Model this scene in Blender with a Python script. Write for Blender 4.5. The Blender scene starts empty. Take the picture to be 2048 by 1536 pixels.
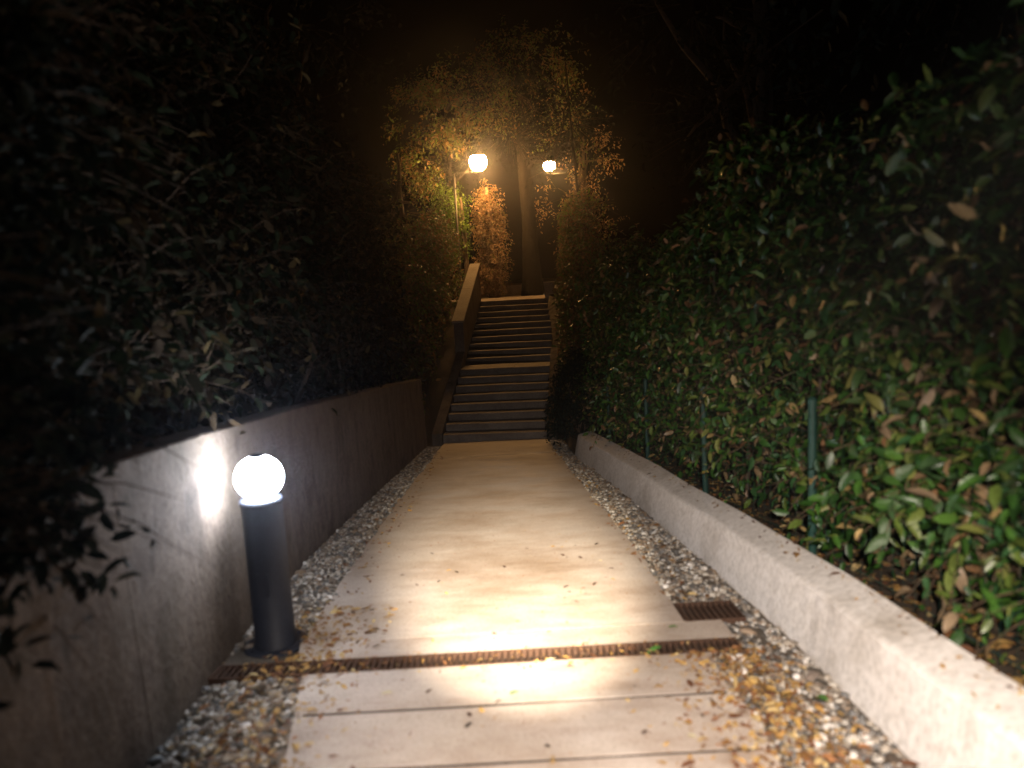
import bpy, bmesh, math, random
import numpy as np
from mathutils import Vector, Matrix, noise

R = math.radians
PI = math.pi
random.seed(7)
rng = np.random.default_rng(7)
sc = bpy.context.scene
col = sc.collection

# ------------------------------------------------------------------ camera
cam_d = bpy.data.cameras.new('camera')
cam = bpy.data.objects.new('camera', cam_d)
col.objects.link(cam)
cam_d.sensor_width = 36.0
cam_d.lens = 36.0 * 1500 / 2048
cam_d.clip_start = 0.05
cam_d.clip_end = 1000
_p = math.atan((768 - 560) / 1500.0)
_r = R(3.2)
_f = Vector((0, math.cos(_p), -math.sin(_p)))
_r0 = Vector((1, 0, 0))
_u0 = _r0.cross(_f)
_rt = math.cos(_r) * _r0 - math.sin(_r) * _u0
_up = math.sin(_r) * _r0 + math.cos(_r) * _u0
cam.matrix_world = Matrix(((_rt.x, _up.x, -_f.x, 0), (_rt.y, _up.y, -_f.y, 0), (_rt.z, _up.z, -_f.z, 1.5), (0, 0, 0, 1)))
cam_d.dof.use_dof = True
cam_d.dof.focus_distance = 24.0
cam_d.dof.aperture_fstop = 1.25
sc.camera = cam

# ------------------------------------------------------------------ night sky, torch, exposure
w = bpy.data.worlds.new('World')
sc.world = w
w.use_nodes = True
wn = w.node_tree
for n in list(wn.nodes):
    wn.nodes.remove(n)
wo = wn.nodes.new('ShaderNodeOutputWorld')
wb = wn.nodes.new('ShaderNodeBackground')
ws = wn.nodes.new('ShaderNodeTexSky')
ws.sky_type = 'NISHITA'
ws.sun_disc = False
ws.sun_elevation = R(-6)
ws.sun_rotation = R(200)
wb.inputs['Strength'].default_value = 0.004
wn.links.new(ws.outputs[0], wb.inputs[0])
wn.links.new(wb.outputs[0], wo.inputs[0])

def lamp_spot(name, loc, target, watts, colour, half, blend, radius):
    d = bpy.data.lights.new(name, 'SPOT')
    d.energy = watts
    d.color = colour
    d.spot_size = 2 * R(half)
    d.spot_blend = blend
    d.shadow_soft_size = radius
    o = bpy.data.objects.new(name, d)
    col.objects.link(o)
    o.location = loc
    o.rotation_euler = (Vector(target) - Vector(loc)).to_track_quat('-Z', 'Y').to_euler()
    return o

# the torch in the hand of whoever takes the photograph
lamp_spot('hand_torch', (0.20, 0.05, 1.62), (-0.05, 4.85, -0.485), 9000, (1.0, 0.83, 0.61), 11.4, 1.0, 0.03)
lamp_spot('hand_torch_spill', (0.20, 0.05, 1.62), (0.60, 2.85, -0.30), 1400, (1.0, 0.85, 0.73), 34.5, 1.0, 0.03)

sc.view_settings.view_transform = 'Standard'
sc.view_settings.look = 'None'
sc.view_settings.gamma = 1.0
sc.view_settings.exposure = 0.0
sc.view_settings.use_curve_mapping = False
cy = sc.cycles
cy.use_denoising = True
cy.denoiser = 'OPENIMAGEDENOISE'
cy.max_bounces = 6
cy.volume_bounces = 0
cy.sample_clamp_indirect = 3.0
cy.caustics_reflective = False
cy.caustics_refractive = False

# ------------------------------------------------------------------ materials
def nt(name):
    m = bpy.data.materials.new(name)
    m.use_nodes = True
    t = m.node_tree
    b = t.nodes['Principled BSDF']
    return m, t, b

def ramp(t, stops, interp='LINEAR'):
    r = t.nodes.new('ShaderNodeValToRGB')
    e = r.color_ramp
    e.interpolation = interp
    while len(e.elements) < len(stops):
        e.elements.new(0.5)
    for el, (p, c) in zip(e.elements, stops):
        el.position = p
        el.color = (*c, 1)
    return r

def surf(name, c1, c2, scale=3.0, rough=0.85, bump=0.2, fine=60.0, c3=None, metal=0.0, spec=0.3, dist=0.01):
    m, t, b = nt(name)
    tc = t.nodes.new('ShaderNodeTexCoord')
    n1 = t.nodes.new('ShaderNodeTexNoise'); n1.inputs['Scale'].default_value = scale; n1.inputs['Detail'].default_value = 8; n1.inputs['Roughness'].default_value = 0.65
    t.links.new(tc.outputs['Object'], n1.inputs['Vector'])
    stops = [(0.3, c1), (0.7, c2)]
    if c3:
        stops = [(0.28, c1), (0.5, c2), (0.72, c3)]
    r = ramp(t, stops)
    t.links.new(n1.outputs['Fac'], r.inputs[0])
    n2 = t.nodes.new('ShaderNodeTexNoise'); n2.inputs['Scale'].default_value = fine; n2.inputs['Detail'].default_value = 6; n2.inputs['Roughness'].default_value = 0.7
    t.links.new(tc.outputs['Object'], n2.inputs['Vector'])
    mx = t.nodes.new('ShaderNodeMix'); mx.data_type = 'RGBA'; mx.blend_type = 'MULTIPLY'
    mx.inputs[0].default_value = 0.55
    r2 = ramp(t, [(0.35, (0.45, 0.43, 0.40)), (0.6, (1, 1, 1))])
    t.links.new(n2.outputs['Fac'], r2.inputs[0])
    t.links.new(r.outputs[0], mx.inputs[6]); t.links.new(r2.outputs[0], mx.inputs[7])
    t.links.new(mx.outputs[2], b.inputs['Base Color'])
    b.inputs['Roughness'].default_value = rough
    b.inputs['Metallic'].default_value = metal
    b.inputs['Specular IOR Level'].default_value = spec
    bp = t.nodes.new('ShaderNodeBump'); bp.inputs['Strength'].default_value = bump; bp.inputs['Distance'].default_value = dist
    ad = t.nodes.new('ShaderNodeMath'); ad.operation = 'ADD'
    t.links.new(n1.outputs['Fac'], ad.inputs[0]); t.links.new(n2.outputs['Fac'], ad.inputs[1])
    t.links.new(ad.outputs[0], bp.inputs['Height'])
    t.links.new(bp.outputs[0], b.inputs['Normal'])
    return m

def path_material():
    # worn concrete with stretched streaks, damp spots and dirt gathered in patches
    m, t, b = nt('worn_concrete')
    tc = t.nodes.new('ShaderNodeTexCoord')
    mp = t.nodes.new('ShaderNodeMapping'); mp.inputs['Scale'].default_value = (1.0, 2.6, 1)
    t.links.new(tc.outputs['Object'], mp.inputs[0])
    def N(scale, det, vec, rough=0.6):
        n = t.nodes.new('ShaderNodeTexNoise'); n.inputs['Scale'].default_value = scale; n.inputs['Detail'].default_value = det; n.inputs['Roughness'].default_value = rough
        t.links.new(vec, n.inputs['Vector']); return n
    a = N(2.2, 10, mp.outputs[0], 0.7)
    c = N(1.1, 6, tc.outputs['Object'])
    d = N(90, 5, tc.outputs['Object'], 0.75)
    r1 = ramp(t, [(0.22, (0.30, 0.235, 0.19)), (0.45, (0.47, 0.40, 0.35)), (0.62, (0.54, 0.48, 0.43)), (0.8, (0.41, 0.345, 0.29))])
    t.links.new(a.outputs['Fac'], r1.inputs[0])
    r2 = ramp(t, [(0.3, (0.68, 0.62, 0.55)), (0.55, (1, 1, 1)), (0.75, (0.88, 0.90, 0.93))])
    t.links.new(c.outputs['Fac'], r2.inputs[0])
    m1 = t.nodes.new('ShaderNodeMix'); m1.data_type = 'RGBA'; m1.blend_type = 'MULTIPLY'; m1.inputs[0].default_value = 1
    t.links.new(r1.outputs[0], m1.inputs[6]); t.links.new(r2.outputs[0], m1.inputs[7])
    r3 = ramp(t, [(0.35, (0.6, 0.56, 0.5)), (0.52, (1, 1, 1))])
    t.links.new(d.outputs['Fac'], r3.inputs[0])
    m2 = t.nodes.new('ShaderNodeMix'); m2.data_type = 'RGBA'; m2.blend_type = 'MULTIPLY'; m2.inputs[0].default_value = 0.85
    t.links.new(m1.outputs[2], m2.inputs[6]); t.links.new(r3.outputs[0], m2.inputs[7])
    t.links.new(m2.outputs[2], b.inputs['Base Color'])
    rr = ramp(t, [(0.3, (0.5, 0.5, 0.5)), (0.7, (0.85, 0.85, 0.85))])
    t.links.new(a.outputs['Fac'], rr.inputs[0]); t.links.new(rr.outputs[0], b.inputs['Roughness'])
    ad = t.nodes.new('ShaderNodeMath'); ad.operation = 'MULTIPLY_ADD'; ad.inputs[1].default_value = 0.35
    t.links.new(d.outputs['Fac'], ad.inputs[0]); t.links.new(a.outputs['Fac'], ad.inputs[2])
    bp = t.nodes.new('ShaderNodeBump'); bp.inputs['Strength'].default_value = 0.45; bp.inputs['Distance'].default_value = 0.012
    t.links.new(ad.outputs[0], bp.inputs['Height']); t.links.new(bp.outputs[0], b.inputs['Normal'])
    return m

def leaf_material(name, stops, rough=0.45, trans=0.25, spec=0.4):
    m, t, b = nt(name)
    g = t.nodes.new('ShaderNodeNewGeometry')
    r = ramp(t, stops, 'CONSTANT')
    t.links.new(g.outputs['Random Per Island'], r.inputs[0])
    tc = t.nodes.new('ShaderNodeTexCoord')
    n = t.nodes.new('ShaderNodeTexNoise'); n.inputs['Scale'].default_value = 35; n.inputs['Detail'].default_value = 4
    t.links.new(tc.outputs['Object'], n.inputs['Vector'])
    r2 = ramp(t, [(0.35, (0.6, 0.55, 0.45)), (0.55, (1, 1, 1)), (0.75, (1.0, 1.0, 0.8))])
    t.links.new(n.outputs['Fac'], r2.inputs[0])
    mx = t.nodes.new('ShaderNodeMix'); mx.data_type = 'RGBA'; mx.blend_type = 'MULTIPLY'; mx.inputs[0].default_value = 0.8
    t.links.new(r.outputs[0], mx.inputs[6]); t.links.new(r2.outputs[0], mx.inputs[7])
    t.links.new(mx.outputs[2], b.inputs['Base Color'])
    b.inputs['Roughness'].default_value = rough
    b.inputs['Specular IOR Level'].default_value = spec
    tr = t.nodes.new('ShaderNodeBsdfTranslucent')
    t.links.new(mx.outputs[2], tr.inputs[0])
    ms = t.nodes.new('ShaderNodeMixShader'); ms.inputs[0].default_value = trans
    out = t.nodes['Material Output']
    t.links.new(b.outputs[0], ms.inputs[1]); t.links.new(tr.outputs[0], ms.inputs[2]); t.links.new(ms.outputs[0], out.inputs['Surface'])
    return m

def pebble_material():
    m, t, b = nt('pebble_stone')
    g = t.nodes.new('ShaderNodeNewGeometry')
    r = ramp(t, [(0, (0.10, 0.095, 0.09)), (0.18, (0.34, 0.30, 0.25)), (0.36, (0.20, 0.17, 0.14)), (0.5, (0.48, 0.45, 0.40)), (0.62, (0.27, 0.20, 0.14)), (0.76, (0.16, 0.16, 0.16)), (0.88, (0.55, 0.53, 0.5))], 'CONSTANT')
    t.links.new(g.outputs['Random Per Island'], r.inputs[0])
    tc = t.nodes.new('ShaderNodeTexCoord')
    n = t.nodes.new('ShaderNodeTexNoise'); n.inputs['Scale'].default_value = 120; n.inputs['Detail'].default_value = 4
    t.links.new(tc.outputs['Object'], n.inputs['Vector'])
    r2 = ramp(t, [(0.3, (0.6, 0.58, 0.55)), (0.65, (1, 1, 1))])
    t.links.new(n.outputs['Fac'], r2.inputs[0])
    mx = t.nodes.new('ShaderNodeMix'); mx.data_type = 'RGBA'; mx.blend_type = 'MULTIPLY'; mx.inputs[0].default_value = 1
    t.links.new(r.outputs[0], mx.inputs[6]); t.links.new(r2.outputs[0], mx.inputs[7])
    t.links.new(mx.outputs[2], b.inputs['Base Color'])
    b.inputs['Roughness'].default_value = 0.7
    return m

def emit(name, c, s):
    m, t, b = nt(name)
    b.inputs['Base Color'].default_value = (0.8, 0.8, 0.8, 1)
    b.inputs['Emission Color'].default_value = (*c, 1)
    b.inputs['Emission Strength'].default_value = s
    return m

M = {}
M['path'] = path_material()
M['wall'] = surf('pale_render', (0.50, 0.45, 0.40), (0.78, 0.74, 0.705), 1.6, 0.9, 0.16, 30, (0.66, 0.615, 0.57), dist=0.005)
M['oldwall'] = surf('grimy_concrete', (0.055, 0.040, 0.030), (0.165, 0.128, 0.10), 2.6, 0.95, 0.8, 26, (0.10, 0.078, 0.055), dist=0.02)
def add_streaks(m):
    t = m.node_tree; b = t.nodes['Principled BSDF']
    src = b.inputs['Base Color'].links[0].from_socket
    tc = t.nodes.new('ShaderNodeTexCoord'); mp = t.nodes.new('ShaderNodeMapping'); mp.inputs['Scale'].default_value = (1.6, 1.6, 0.5)
    n = t.nodes.new('ShaderNodeTexNoise'); n.inputs['Scale'].default_value = 2.5; n.inputs['Detail'].default_value = 8; n.inputs['Roughness'].default_value = 0.7
    t.links.new(tc.outputs['Object'], mp.inputs[0]); t.links.new(mp.outputs[0], n.inputs['Vector'])
    r_ = ramp(t, [(0.34, (0.62, 0.60, 0.56)), (0.5, (0.92, 0.91, 0.9)), (0.68, (1.12, 1.1, 1.08))])
    mx = t.nodes.new('ShaderNodeMix'); mx.data_type = 'RGBA'; mx.blend_type = 'MULTIPLY'; mx.inputs[0].default_value = 1
    t.links.new(n.outputs['Fac'], r_.inputs[0]); t.links.new(src, mx.inputs[6]); t.links.new(r_.outputs[0], mx.inputs[7]); t.links.new(mx.outputs[2], b.inputs['Base Color'])
add_streaks(M['oldwall'])
M['parapet'] = surf('plastered_parapet', (0.34, 0.29, 0.23), (0.45, 0.40, 0.33), 2.5, 0.85, 0.3, 35)
M['stone'] = surf('step_stone', (0.13, 0.10, 0.085), (0.24, 0.20, 0.165), 2.5, 0.8, 0.4, 30)
M['soil'] = surf('dark_soil', (0.035, 0.026, 0.018), (0.075, 0.055, 0.038), 4, 0.95, 0.9, 30, (0.05, 0.045, 0.022), dist=0.03)
M['grit'] = surf('fine_grit', (0.10, 0.085, 0.07), (0.20, 0.17, 0.14), 6, 0.95, 0.9, 70, dist=0.02)
M['rust'] = surf('rusty_iron', (0.035, 0.020, 0.014), (0.085, 0.045, 0.028), 14, 0.8, 0.5, 90, (0.05, 0.033, 0.025), metal=0.2)
M['darkbark'] = surf('silhouette_bark', (0.006, 0.005, 0.004), (0.016, 0.012, 0.009), 5, 0.95, 1.0, 22, dist=0.04)  # darker copy of the bark, silhouette shade put into its colour
M['dark'] = surf('drain_dark', (0.015, 0.012, 0.01), (0.03, 0.022, 0.016), 10, 0.9, 0.5, 50)
M['post'] = surf('blue_grey_paint', (0.012, 0.015, 0.026), (0.02, 0.024, 0.038), 6, 0.6, 0.1, 80)
M['lamppost'] = surf('black_iron_paint', (0.02, 0.02, 0.02), (0.035, 0.034, 0.03), 6, 0.5, 0.1, 80)
M['fence'] = surf('green_fence_coating', (0.012, 0.045, 0.038), (0.02, 0.065, 0.05), 8, 0.5, 0.1, 80)
M['bark'] = surf('rough_bark', (0.06, 0.04, 0.028), (0.14, 0.10, 0.07), 5, 0.95, 1.0, 22, (0.09, 0.065, 0.045), dist=0.04)
M['ivybark'] = surf('pale_shaggy_bark', (0.16, 0.10, 0.06), (0.33, 0.22, 0.14), 4, 0.95, 1.0, 18, (0.24, 0.15, 0.09), dist=0.05)
M['twig'] = surf('twig_bark', (0.05, 0.032, 0.02), (0.12, 0.08, 0.05), 12, 0.9, 0.5, 40)
M['pebble'] = pebble_material()
M['led'] = emit('cold_led_diffuser', (0.78, 0.86, 1.0), 115)
M['sodium'] = emit('warm_lamp_globe', (1.0, 0.50, 0.15), 330)
M['leaf_hedge'] = leaf_material('laurel_leaf', [(0, (0.028, 0.085, 0.014)), (0.22, (0.05, 0.13, 0.02)), (0.42, (0.018, 0.055, 0.012)), (0.58, (0.10, 0.15, 0.03)), (0.70, (0.035, 0.10, 0.035)), (0.80, (0.17, 0.19, 0.05)), (0.87, (0.26, 0.18, 0.10)), (0.93, (0.22, 0.12, 0.06)), (0.975, (0.36, 0.26, 0.11))], 0.38, 0.2)
M['leaf_far'] = leaf_material('oak_leaf', [(0, (0.10, 0.13, 0.03)), (0.25, (0.18, 0.12, 0.04)), (0.5, (0.12, 0.19, 0.03)), (0.7, (0.24, 0.13, 0.05)), (0.85, (0.07, 0.09, 0.02))], 0.55, 0.35)
M['leaf_rust'] = leaf_material('dry_beech_leaf', [(0, (0.34, 0.22, 0.12)), (0.3, (0.42, 0.28, 0.16)), (0.6, (0.25, 0.14, 0.07)), (0.85, (0.20, 0.19, 0.06))], 0.6, 0.3)
M['leaf_lime'] = leaf_material('lime_leaf', [(0, (0.12, 0.24, 0.02)), (0.4, (0.17, 0.30, 0.03)), (0.75, (0.08, 0.15, 0.02))], 0.5, 0.35)
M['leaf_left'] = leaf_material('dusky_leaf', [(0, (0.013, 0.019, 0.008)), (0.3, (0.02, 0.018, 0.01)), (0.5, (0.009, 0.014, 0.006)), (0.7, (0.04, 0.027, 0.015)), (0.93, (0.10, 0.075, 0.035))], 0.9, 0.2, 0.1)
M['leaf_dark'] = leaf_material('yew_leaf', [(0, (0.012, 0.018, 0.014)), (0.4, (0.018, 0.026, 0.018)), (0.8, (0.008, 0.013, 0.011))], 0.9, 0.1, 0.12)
M['leaf_dry'] = leaf_material('dry_ivy_leaf', [(0, (0.045, 0.030, 0.020)), (0.3, (0.06, 0.042, 0.028)), (0.55, (0.033, 0.022, 0.014)), (0.75, (0.072, 0.053, 0.036)), (0.9, (0.03, 0.03, 0.014))], 0.8, 0.1)
M['litter'] = leaf_material('fallen_leaf', [(0, (0.20, 0.10, 0.035)), (0.2, (0.36, 0.21, 0.065)), (0.4, (0.14, 0.06, 0.03)), (0.55, (0.44, 0.28, 0.09)), (0.7, (0.26, 0.12, 0.05)), (0.85, (0.48, 0.36, 0.17)), (0.95, (0.12, 0.08, 0.05))], 0.7, 0.1)
M['leaf_green'] = surf('fresh_green_leaf', (0.04, 0.14, 0.03), (0.08, 0.22, 0.04), 20, 0.5, 0.2, 60)
M['leaf_pale'] = surf('pale_dry_leaf', (0.50, 0.44, 0.28), (0.62, 0.56, 0.38), 20, 0.6, 0.2, 60)

# ------------------------------------------------------------------ helpers
def link(name, me, mat=None, parent=None, loc=None):
    o = bpy.data.objects.new(name, me)
    col.objects.link(o)
    if mat is not None and me is not None and len(me.materials) == 0:
        me.materials.append(mat)
    if parent is not None:
        o.parent = parent
    if loc is not None:
        o.location = loc
    return o

def tag(o, label=None, cat=None, group=None, kind=None):
    if label: o['label'] = label
    if cat: o['category'] = cat
    if group: o['group'] = group
    if kind: o['kind'] = kind
    return o

def empty(name, loc=(0, 0, 0), rz=0.0):
    o = bpy.data.objects.new(name, None)
    o.empty_display_size = 0.1
    o.location = loc
    o.rotation_euler = (0, 0, rz)
    col.objects.link(o)
    return o

def done(name, bm, mat, parent=None, smooth=False, loc=None, bevel=0.0):
    if bevel > 0:
        es = [e for e in bm.edges if len(e.link_faces) == 2 and e.calc_face_angle(0) > 0.5]
        bmesh.ops.bevel(bm, geom=es, offset=bevel, segments=2, profile=0.5, affect='EDGES')
    bmesh.ops.recalc_face_normals(bm, faces=bm.faces)
    me = bpy.data.meshes.new(name)
    bm.to_mesh(me); bm.free()
    if smooth:
        me.polygons.foreach_set('use_smooth', [True] * len(me.polygons))
    return link(name, me, mat, parent, loc)

def box(bm, x0, x1, y0, y1, z0, z1):
    v = [bm.verts.new((x, y, z)) for z in (z0, z1) for y in (y0, y1) for x in (x0, x1)]
    for f in ((0, 2, 3, 1), (4, 5, 7, 6), (0, 1, 5, 4), (2, 6, 7, 3), (0, 4, 6, 2), (1, 3, 7, 5)):
        bm.faces.new([v[i] for i in f])
    return v

def tube(bm, pts, rad, seg=8, caps=True):
    pts = [Vector(p) for p in pts]
    if not isinstance(rad, (list, tuple)):
        rad = [rad] * len(pts)
    rings = []
    ref = Vector((0.31, 0.17, 0.93))
    for i, p in enumerate(pts):
        d = (pts[min(i + 1, len(pts) - 1)] - pts[max(i - 1, 0)]).normalized()
        if abs(d.dot(ref)) > 0.98:
            a = d.cross(Vector((1, 0, 0))).normalized()
        else:
            a = d.cross(ref).normalized()
        b = d.cross(a)
        rings.append([bm.verts.new(p + (a * math.cos(2 * PI * k / seg) + b * math.sin(2 * PI * k / seg)) * rad[i]) for k in range(seg)])
    for i in range(len(rings) - 1):
        for k in range(seg):
            bm.faces.new((rings[i][k], rings[i][(k + 1) % seg], rings[i + 1][(k + 1) % seg], rings[i + 1][k]))
    if caps:
        bm.faces.new(list(reversed(rings[0]))); bm.faces.new(rings[-1])

def lathe(bm, prof, seg=32, cx=0, cy_=0):
    rings = []
    for r, z in prof:
        if r < 1e-6:
            rings.append([bm.verts.new((cx, cy_, z))])
        else:
            rings.append([bm.verts.new((cx + r * math.cos(2 * PI * k / seg), cy_ + r * math.sin(2 * PI * k / seg), z)) for k in range(seg)])
    for a, b in zip(rings, rings[1:]):
        for k in range(seg):
            k2 = (k + 1) % seg
            if len(a) == 1 and len(b) == 1: continue
            if len(a) == 1: bm.faces.new((a[0], b[k], b[k2]))
            elif len(b) == 1: bm.faces.new((a[k], a[k2], b[0]))
            else: bm.faces.new((a[k], a[k2], b[k2], b[k]))

def lerp_poly(poly, y):
    ys = [p[0] for p in poly]; xs = [p[1] for p in poly]
    return float(np.interp(y, ys, xs))

# ------------------------------------------------------------------ the lie of the land
SLOPE = 0.10
Y_ST, Z_ST = 13.1, -1.31          # foot of the steps
RISE, TREAD = 0.128, 0.33
def prof(y):
    if y < -6: return 0.6
    if y < Y_ST: return -SLOPE * y
    if y < 21.2: return Z_ST + (y - Y_ST) * (2.26 / (19.1 - Y_ST)) if y < 19.1 else 0.95
    return 0.95
WALL_R = [(-4, 1.36), (2.4, 1.34), (3.45, 1.34), (4.13, 1.31), (4.86, 1.27), (5.98, 1.20), (7.58, 1.11), (9.16, 0.98), (10.6, 0.86), (13, 0.8), (22, 0.9)]
WALL_L = [(-4, -1.46), (2.65, -1.50), (3.87, -1.60), (5.44, -1.68), (7.2, -1.68), (10, -1.62), (12.9, -1.55), (22, -1.2)]
wr = lambda y: lerp_poly(WALL_R, y)
wl = lambda y: lerp_poly(WALL_L, y)

def grid_mesh(name, xs_fn, ys, zfn, mat, kind, parent=None, smooth=True):
    V = []; F = []; n = None
    for y in ys:
        xs = xs_fn(y); n = len(xs)
        for x in xs:
            V.append((x, y, zfn(x, y)))
    for j in range(len(ys) - 1):
        for i in range(n - 1):
            a = j * n + i
            F.append((a, a + 1, a + n + 1, a + n))
    me = bpy.data.meshes.new(name)
    me.from_pydata(V, [], F)
    me.polygons.foreach_set('use_smooth', [smooth] * len(F))
    o = link(name, me, mat, parent)
    if kind: o['kind'] = kind
    return o

def fine_noise(x, y, s=1.7, a=0.05):
    return a * noise.noise(Vector((x * s, y * s, 0.3)))

ys_t = sorted(set([-200, -60, -20, -10] + [round(-6 + 0.25 * i, 3) for i in range(0, 125)] + [30, 40, 70, 150, 320]))
def txs(y):
    l, r = wl(y), wr(y)
    left = [-300, -80, -25, -10, -6, -4.5, -3.5, -2.8, -2.3, l - 0.35, l - 0.2]
    mid = [l - 0.12, (l + r) / 2, r + 0.12]
    right = [r + 0.2, r + 0.42, 2.0 + 0.0 * y, 2.6, 3.4, 4.5, 6, 10, 25, 80, 300]
    if r + 0.42 >= 2.0: right[2] = r + 0.6
    return left + mid + right
def tz(x, y):
    b = prof(y)
    l, r = wl(y), wr(y)
    if y > 19.1: 
        k = 0.0
    else:
        k = 1.0
    if l - 0.15 < x < r + 0.15:
        return b - 0.16
    if x > 0: up = 0.17 + 0.06 * max(0, min(x - 1.8, 6))
    else: up = 0.15 + 0.85 * max(0.0, min(1.0, (12.9 - y) / 1.2)) + 0.10 * max(0, min(-x - 1.8, 6))
    if y > 19.1 and abs(x) < 6: up = -0.08 if abs(x) < 2.2 else up * 0.5
    return b + up * (1 if y > -6 else 1) + fine_noise(x, y) * 0.6
grid_mesh('ground', txs, ys_t, tz, M['soil'], 'structure')

# gravel beds between the concrete and the walls
CONC_R = [(-4, 0.90), (3.0, 0.88), (3.42, 0.88), (4.4, 0.85), (5.5, 0.86), (6.6, 0.80), (8.9, 0.70), (11, 0.60), (13.1, 0.56)]
CONC_L = [(-4, -0.92), (2.7, -0.94), (3.4, -1.10), (3.8, -1.22), (7, -1.28), (13.1, -1.27)]
cr = lambda y: lerp_poly(CONC_R, y)
cl = lambda y: lerp_poly(CONC_L, y)
ys_g = [-4 + 0.1 * i for i in range(0, 171)]
def gxr(y): return list(np.linspace(cr(y) - 0.12, wr(y) + 0.04, 7))
def gxl(y): return list(np.linspace(wl(y) - 0.04, cl(y) + 0.12, 7))
gz = lambda x, y: prof(y) - 0.03 + fine_noise(x, y, 6, 0.012)
grav_r = grid_mesh('gravel_bed', gxr, ys_g, gz, M['grit'], 'structure')
grav_l = grid_mesh('gravel_bed', gxl, ys_g, gz, M['grit'], 'structure')

# ------------------------------------------------------------------ concrete path: slabs with open joints
path = empty('path', (0, 0, 0)); path['kind'] = 'structure'
def slab(y0, y1, xr=None, xl=None):
    bm = bmesh.new()
    ny = max(2, int((y1 - y0) / 0.12)); nx = 22
    rows = []
    for j in range(ny + 1):
        y = y0 + (y1 - y0) * j / ny
        a = cl(y) + 0.035 * noise.noise(Vector((y * 3.1, 2.2, 0))) if xl is None else xl
        b = cr(y) + 0.03 * noise.noise(Vector((y * 4.3, 7.7, 0))) if xr is None else xr
        rows.append([bm.verts.new((a + (b - a) * i / nx, y, prof(y) + 0.004 * noise.noise(Vector(((a + (b - a) * i / nx) * 1.5, y * 1.5, 4))))) for i in range(nx + 1)])
    for j in range(ny):
        for i in range(nx):
            bm.faces.new((rows[j][i], rows[j][i + 1], rows[j + 1][i + 1], rows[j + 1][i]))
    ext = bmesh.ops.extrude_face_region(bm, geom=list(bm.faces))
    for v in [g for g in ext['geom'] if isinstance(g, bmesh.types.BMVert)]:
        v.co.z -= 0.09
    es = [e for e in bm.edges if len(e.link_faces) == 2 and e.calc_face_angle(0) > 1.2 and e.verts[0].co.z > prof(e.verts[0].co.y) - 0.02]
    bmesh.ops.bevel(bm, geom=es, offset=0.002, segments=1, affect='EDGES')
    return done('slab', bm, M['path'], path)
J = 0.022
cuts = [-4, -2.6, -1.2, 0.2, 1.16, 1.62, 2.08, 2.54, 3.0]
for a, b in zip(cuts, cuts[1:]):
    slab(a + J / 2, b - J / 2)
for jy in cuts[4:] + [11.1]:
    bm = bmesh.new()
    n_ = 12
    a_, b_ = cl(jy) + 0.03, cr(jy) - 0.03
    vs = [[bm.verts.new((a_ + (b_ - a_) * i / n_, yy_, prof(jy) + zz_ + 0.0015 * noise.noise(Vector((i * 0.7, jy, 0))))) for i in range(n_ + 1)] for yy_, zz_ in ((jy - 0.02, -0.03), (jy - 0.0105, -0.003), (jy + 0.0105, -0.003), (jy + 0.02, -0.03))]
    for p_, q_ in zip(vs, vs[1:]):
        for i in range(n_):
            bm.faces.new((p_[i], p_[i + 1], q_[i + 1], q_[i]))
    done('joint', bm, M['dark'], path)
slab(3.0 + J / 2, 3.425)
slab(3.595, 3.84, xr=1.06)
slab(3.844, 11.1 - J / 2)
slab(11.1 + J / 2, 13.085)

# ------------------------------------------------------------------ channel drain across the path
def drain(x0, x1, y0, y1, label, cat, pitch=0.03, n_rows=1):
    t = empty('drain_grate', ((x0 + x1) / 2, (y0 + y1) / 2, prof((y0 + y1) / 2)))
    t.rotation_euler = (-math.atan(SLOPE), 0, 0)
    tag(t, label, cat)
    hx, hy = (x1 - x0) / 2, (y1 - y0) / 2
    bm = bmesh.new(); fw = 0.012
    box(bm, -hx, hx, -hy, -hy + fw, -0.05, 0.002); box(bm, -hx, hx, hy - fw, hy, -0.05, 0.002)
    box(bm, -hx, -hx + fw, -hy + fw, hy - fw, -0.05, 0.0015); box(bm, hx - fw, hx, -hy + fw, hy - fw, -0.05, 0.0015)
    done('frame', bm, M['rust'], t, bevel=0.001)
    bm = bmesh.new(); box(bm, -hx + fw, hx - fw, -hy + fw, hy - fw, -0.052, -0.040)
    done('channel', bm, M['dark'], t)
    n = int((2 * hx - 2 * fw) / pitch)
    me = None
    for k in range(n):
        x = -hx + fw + pitch * (k + 0.5)
        if me is None:
            bm = bmesh.new(); box(bm, -pitch * 0.22, pitch * 0.22, -hy + fw, hy - fw, -0.03, -0.001)
            o = done('bar', bm, M['rust'], t, bevel=0.001); me = o.data
        else:
            o = link('bar', me, None, t)
        o.location = (x, 0, random.uniform(-0.001, 0.0008))
    for q in range(n_rows):
        yy = (q + 1) / (n_rows + 1) * 2 * hy - hy
        bm = bmesh.new(); box(bm, -hx + fw, hx - fw, yy - 0.006, yy + 0.006, -0.034, -0.032)
        done('cross_rail', bm, M['rust'], t)
    return t
drain(-1.56, 1.06, 3.43, 3.59, 'long rusty slotted drain channel crossing the concrete path', 'drain', 0.032)
drain(0.86, 1.20, 3.85, 4.14, 'small square rusty grate set in the gravel beside the white wall', 'drain cover', 0.034, 2)

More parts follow.
